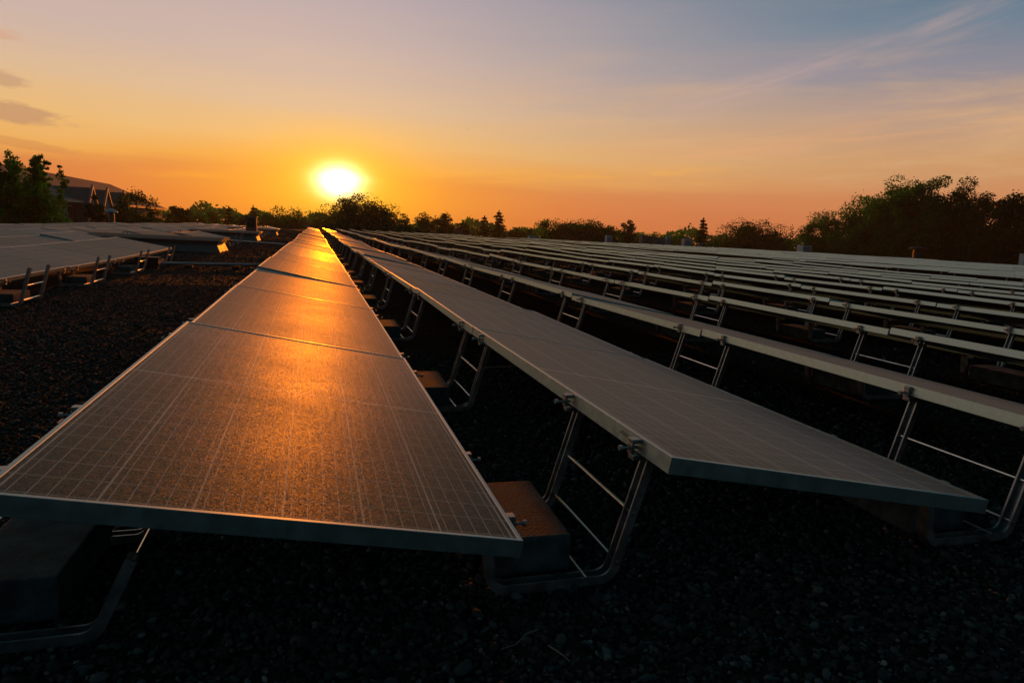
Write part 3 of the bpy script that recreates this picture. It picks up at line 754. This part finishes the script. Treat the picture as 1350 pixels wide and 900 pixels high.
# ------------------------------------------------------------------ trees
def leaf_quads(ctr, size, nrm_up=.3, seed=0, aspect=.62):
    r = np.random.default_rng(seed); n = len(ctr)
    a = r.normal(size=(n,3)); a /= np.linalg.norm(a, axis=1)[:,None]
    b = r.normal(size=(n,3)); b -= a*(a*b).sum(1)[:,None]; b /= np.linalg.norm(b, axis=1)[:,None]
    s = size*r.uniform(.6, 1.35, n)[:,None]
    V = np.stack([ctr - a*s, ctr + b*s*aspect, ctr + a*s, ctr - b*s*aspect], 1).reshape(-1,3)
    return V, np.arange(4*n).reshape(-1,4)
def tree(az_px, top_px, width_px, dist, label, kind='round', leaves=4500, m='leaf_a', seed=1, base=-7.0, group='trees beyond the roof', leaf=None, low=None):
    """az_px/top_px/width_px: where the survey of the photograph put the crown; dist: metres from the camera -> a real position and size"""
    r = np.random.default_rng(seed)
    fw = Vector((math.sin(YAW)*math.cos(PITCH), math.cos(YAW)*math.cos(PITCH), math.sin(PITCH))); rt_ = Vector((math.cos(YAW), -math.sin(YAW), 0)); up = rt_.cross(fw)
    rt_, up = rt_*math.cos(ROLL) + up*math.sin(ROLL), up*math.cos(ROLL) - rt_*math.sin(ROLL)
    d = fw + rt_*((az_px-675)/FPX) - up*((top_px-450)/FPX); hd = math.hypot(d.x, d.y)
    ex = min(((X1 if d.x > 0 else X0)-CAM[0])/(d.x/hd), (Y1-CAM[1])/(d.y/hd))     # where that bearing leaves the roof
    dist = max(dist, ex + 2 + .55*width_px*dist/FPX)
    P = Vector(CAM) + d*(dist/hd); ang = math.atan2(d.x, d.y) - YAW
    if az_px > 1110: top_px -= 0; leaves = int(leaves*1.7)
    wid = width_px*(1.3 if 1080 < az_px else 1.15 if kind == 'dense' else 1.0)*dist*math.cos(ang)/FPX*math.cos(ang)*1.05
    H = P.z - base; x, y = P.x, P.y
    rt = empty('conifer_tree' if kind == 'conifer' else 'broadleaf_tree', (x, y, base)); tag(rt, label, 'tree', group)
    px = dist/FPX
    lf = leaf if leaf else max(.07, 1.02*px)
    rad = wid/2
    trunk = MB(); ctr = []
    if kind == 'conifer':
        trunk.tube([(0,0,0),(0,0,H*.5),(0,0,H*.97)], .2, 7, [H*.022, H*.013, .02])
        tiers = int(H*2.0)
        for i in range(tiers):
            t = .12 + .88*i/tiers; z = H*t; rr = rad*1.1*min(1.3, (1-t)*H/(P.z+.9))**.85*r.uniform(.75, 1.15) + .06
            nb = 6
            for k in range(nb):
                th = r.uniform(0, 2*math.pi); L = rr*r.uniform(.7, 1.1)
                n = max(6, int(2.0*leaves/(tiers*nb)*(1.6-t)))
                s = r.uniform(.1, 1, n)
                c = np.column_stack([np.cos(th)*L*s, np.sin(th)*L*s, z - L*s*.28 + .04*0])
                ctr.append(c + r.normal(0, .09+.045*rr, (n,3))*[1,1,.6])
        top = np.column_stack([r.normal(0,.05,30), r.normal(0,.05,30), H*r.uniform(.93,1.0,30)]); ctr.append(top)
    else:
        lo = .28 if low is None else low
        fork = H*lo; trunk.tube([(0,0,0),(.05,0,fork*.5),(0,.05,fork*1.1),(0,0,H*.62)], .2, 8, [H*.030, H*.024, H*.019, H*.006])
        hv = max(1.4, P.z + .9); ch = min(hv*1.06, H*.5)*(.70 if kind == 'shoots' else 1.0); cz = H*(.925 if kind == 'shoots' else 1) - ch; lowr = max(H*.25, ch*.6); nc = {'round': 95, 'loose': 60, 'shoots': 95, 'dense': 165}[kind]
        cl = []
        while len(cl) < nc:
            u = r.normal(size=3); u /= (np.abs(u)**2.7).sum()**(1/2.7); q = r.uniform(.12, .86)**.55*r.uniform(.88, 1.06)
            prof = 1.0 - .12*max(u[2], 0)**2
            p = np.array([u[0]*rad*q*prof, u[1]*rad*q*prof, cz + (u[2]*ch if u[2] > 0 else u[2]*lowr)*q])
            cl.append(p)
        cs = min(rad, ch)*(.24 if kind in ('loose', 'shoots') else .33 if kind == 'dense' else .29)
        if kind == 'shoots':
            for _ in range(15):
                th = r.uniform(0, 6.28); rr = rad*r.uniform(.1, .95); zt = H*(1 - .07*(rr/rad)**1.3) - abs(r.normal(0, .35))
                lean = r.normal(0, .22, 2); sl_ = r.uniform(1.2, 2.6)
                for s in np.linspace(0, 1, 11): cl.append(np.array([math.cos(th)*rr + lean[0]*s + r.normal(0, .07), math.sin(th)*rr + lean[1]*s + r.normal(0, .07), zt - (1-s)*sl_, cs*(.62 - .30*s)*r.uniform(.6, 1.25)]))
        n = max(40, int(leaves*3.1/len(cl)))
        for p in cl:
            own = p[3] if len(p) == 4 else cs*r.uniform(.6, 1.25); p3 = p[:3]
            if len(p) == 3 and r.random() < .75:
                s = fork + (p3[2]-fork)*r.uniform(.15, .5); mid = np.array([p3[0]*.45, p3[1]*.45, (s+p3[2])/2+.1*ch])
                trunk.tube([(0,0,s), tuple(mid), tuple(p3)], .05, 5, [H*.010, H*.006, .015])
            k = n if len(p) == 3 else int(n*r.uniform(.10, .32))
            u = r.normal(size=(k,3)); u /= np.linalg.norm(u, axis=1)[:,None]
            ctr.append(p3 + u*own*(r.random((k,1))**(.30 if kind == 'dense' else .42))*[1,1,.78])
            # outlying sprigs soften the outline
            k2 = k//22; u = r.normal(size=(k2,3)); u /= np.linalg.norm(u, axis=1)[:,None]
            ctr.append(p3 + u*own*r.uniform(.95, 1.16, (k2,1)))
    trunk.build('trunk', M['bark'], rt, smooth=True)
    V, F = leaf_quads(np.vstack(ctr), lf, seed=seed)
    np_mesh('crown', V, F, M['needle'] if m == 'needle' else M[m], parent=rt)
    return rt

T = tree
T(22, 193, 122, 21, 'leafy tree with upright shoots left of the townhouse', 'shoots', 20000, 'leaf_a', 1, leaf=.065)
T(172, 249, 88, 58, 'rounded tree in front of the townhouse right end', 'round', 7000, 'leaf_b', 2)
T(150, 262, 40, 54, 'thin tree half hiding the townhouse gables', 'loose', 2200, 'leaf_b', 22)
T(124, 256, 36, 52, 'slim dark tree covering the gabled townhouse front', 'round', 5000, 'leaf_b', 53)
T(205, 270, 40, 66, 'low tree at the right foot of the rounded tree', 'round', 2600, 'leaf_b', 3)
T(237, 269, 40, 85, 'small tree standing alone right of the rounded tree', 'round', 3500, 'leaf_b', 4)
T(262, 277, 34, 105, 'low hazy tree between two taller ones on the left', 'round', 2200, 'leaf_a', 5)
T(280, 275, 30, 120, 'hazy domed tree left of the thin topped conifer', 'round', 2200, 'leaf_a', 6)
T(301, 272, 22, 95, 'thin topped conifer left of the dark exhaust box', 'conifer', 2500, 'leaf_c', 7)
T(318, 281, 30, 115, 'low tree just right of the thin conifer', 'round', 2000, 'leaf_a', 8)
T(334, 271, 22, 110, 'narrow pointed tree above the dark exhaust box', 'conifer', 2200, 'leaf_c', 9)
T(360, 273, 52, 118, 'broad tree right of the dark exhaust box', 'dense', 4000, 'leaf_a', 10)
T(398, 276, 50, 125, 'broad low tree left of the big sunset tree', 'dense', 3600, 'leaf_a', 11)
T(384, 285, 34, 90, 'dark low bush before the trees left of the sun', 'dense', 2200, 'leaf_b', 12)
T(424, 282, 30, 122, 'small tree tucked against the big sunset tree', 'round', 2000, 'leaf_a', 13)
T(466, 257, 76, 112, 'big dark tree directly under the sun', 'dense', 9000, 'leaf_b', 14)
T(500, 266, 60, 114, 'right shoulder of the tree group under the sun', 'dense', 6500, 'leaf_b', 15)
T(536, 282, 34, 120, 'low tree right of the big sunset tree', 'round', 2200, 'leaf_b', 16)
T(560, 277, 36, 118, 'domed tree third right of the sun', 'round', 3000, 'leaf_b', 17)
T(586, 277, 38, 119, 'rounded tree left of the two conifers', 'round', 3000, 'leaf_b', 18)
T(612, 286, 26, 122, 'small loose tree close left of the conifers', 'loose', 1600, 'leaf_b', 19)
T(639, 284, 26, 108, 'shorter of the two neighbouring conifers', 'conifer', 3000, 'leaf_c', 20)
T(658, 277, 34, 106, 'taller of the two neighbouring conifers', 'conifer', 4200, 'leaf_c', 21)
T(681, 297, 24, 120, 'very low tree right of the conifers', 'round', 1400, 'leaf_b', 23)
T(698, 299, 26, 122, 'low shrubby tree between conifers and the pale tree', 'round', 1400, 'leaf_a', 24)
T(724, 281, 50, 96, 'pale green tree behind the dark broad bush', 'round', 4200, 'leaf_a', 25)
T(768, 290, 92, 62, 'broad dark bush before the pale green tree', 'dense', 13000, 'leaf_b', 26, low=.2)
T(800, 291, 44, 92, 'green tree behind the right side of dark bush', 'round', 2600, 'leaf_a', 27)
T(830, 288, 32, 88, 'upright rounded tree right of the dark bush', 'round', 3400, 'leaf_b', 28)
T(866, 302, 36, 100, 'low green tree right of the upright rounded tree', 'round', 2200, 'leaf_a', 29)
T(898, 300, 38, 98, 'low green tree left of the lone conifer', 'round', 2400, 'leaf_a', 30)
T(928, 287, 32, 76, 'lone pointed conifer near the small pale units', 'conifer', 5200, 'leaf_c', 31)
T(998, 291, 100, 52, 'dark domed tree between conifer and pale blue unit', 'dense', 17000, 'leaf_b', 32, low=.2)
T(1094, 277, 62, 46, 'light green tree at the left end of the big grove', 'round', 9000, 'leaf_a', 33, low=.22)
T(1085, 300, 46, 44, 'low bush behind the pale blue rooftop unit', 'loose', 3000, 'leaf_a', 34)
T(1150, 248, 70, 45, 'tall tree second from left in the big grove', 'dense', 9000, 'leaf_a', 35, low=.2)
T(1188, 233, 66, 46, 'tall tree left of the highest grove crown', 'dense', 9000, 'leaf_a', 36, low=.2)
T(1224, 225, 60, 46, 'highest tree of the big grove on the right', 'dense', 9500, 'leaf_a', 37, low=.2)
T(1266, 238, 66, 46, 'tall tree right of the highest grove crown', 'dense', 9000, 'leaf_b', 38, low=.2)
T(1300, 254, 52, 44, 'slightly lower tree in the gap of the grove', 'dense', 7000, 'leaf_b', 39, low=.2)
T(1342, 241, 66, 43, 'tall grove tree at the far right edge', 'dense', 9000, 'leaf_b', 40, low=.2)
T(1205, 243, 60, 48, 'grove tree squeezed just left of the highest crown', 'dense', 9000, 'leaf_a', 51, low=.2)
T(1246, 243, 56, 48, 'grove tree filling just right of the highest crown', 'dense', 9000, 'leaf_a', 52, low=.2)
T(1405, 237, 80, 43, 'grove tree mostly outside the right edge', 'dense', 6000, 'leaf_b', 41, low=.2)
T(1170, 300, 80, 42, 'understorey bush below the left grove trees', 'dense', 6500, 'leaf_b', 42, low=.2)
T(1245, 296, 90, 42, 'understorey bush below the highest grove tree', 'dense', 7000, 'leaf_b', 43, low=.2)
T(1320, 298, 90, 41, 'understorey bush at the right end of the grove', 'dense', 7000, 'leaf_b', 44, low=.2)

# the far-off wood that closes the horizon reads as one mass
def far_wood():
    r = np.random.default_rng(5); n = 34000
    a = r.uniform(R(-34), R(70), n); dist = r.uniform(170, 210, n)
    top = 2.3 + 1.7*np.array([math.sin(v*37)+.7*math.sin(v*83+1)+.5*math.sin(v*171+2) for v in a])*.55 + r.normal(0, .3, n)
    z = -7 + (top+7)*r.random(n)**.35
    V, F = leaf_quads(np.column_stack([np.sin(a)*dist, np.cos(a)*dist, z]), .55, seed=9)
    tag(np_mesh('far_wood', V, F, M['leaf_a']), 'low far-off wood along the horizon', kind='stuff')
far_wood()

# ------------------------------------------------------------------ morning haze
hz = MB().box(-720, 720, -720, 720, -8.0, 9.0)
hm = bpy.data.materials.new('morning_haze'); hm.use_nodes = True; nt = hm.node_tree; nt.nodes.clear()
pv = nt.nodes.new('ShaderNodeVolumePrincipled'); pv.inputs['Color'].default_value = (.9,.9,.9,1); pv.inputs['Density'].default_value = .00022; pv.inputs['Anisotropy'].default_value = .4
out = nt.nodes.new('ShaderNodeOutputMaterial'); nt.links.new(pv.outputs[0], out.inputs['Volume'])
tag(hz.build('haze', hm), kind='stuff', label='thin morning haze in the air')
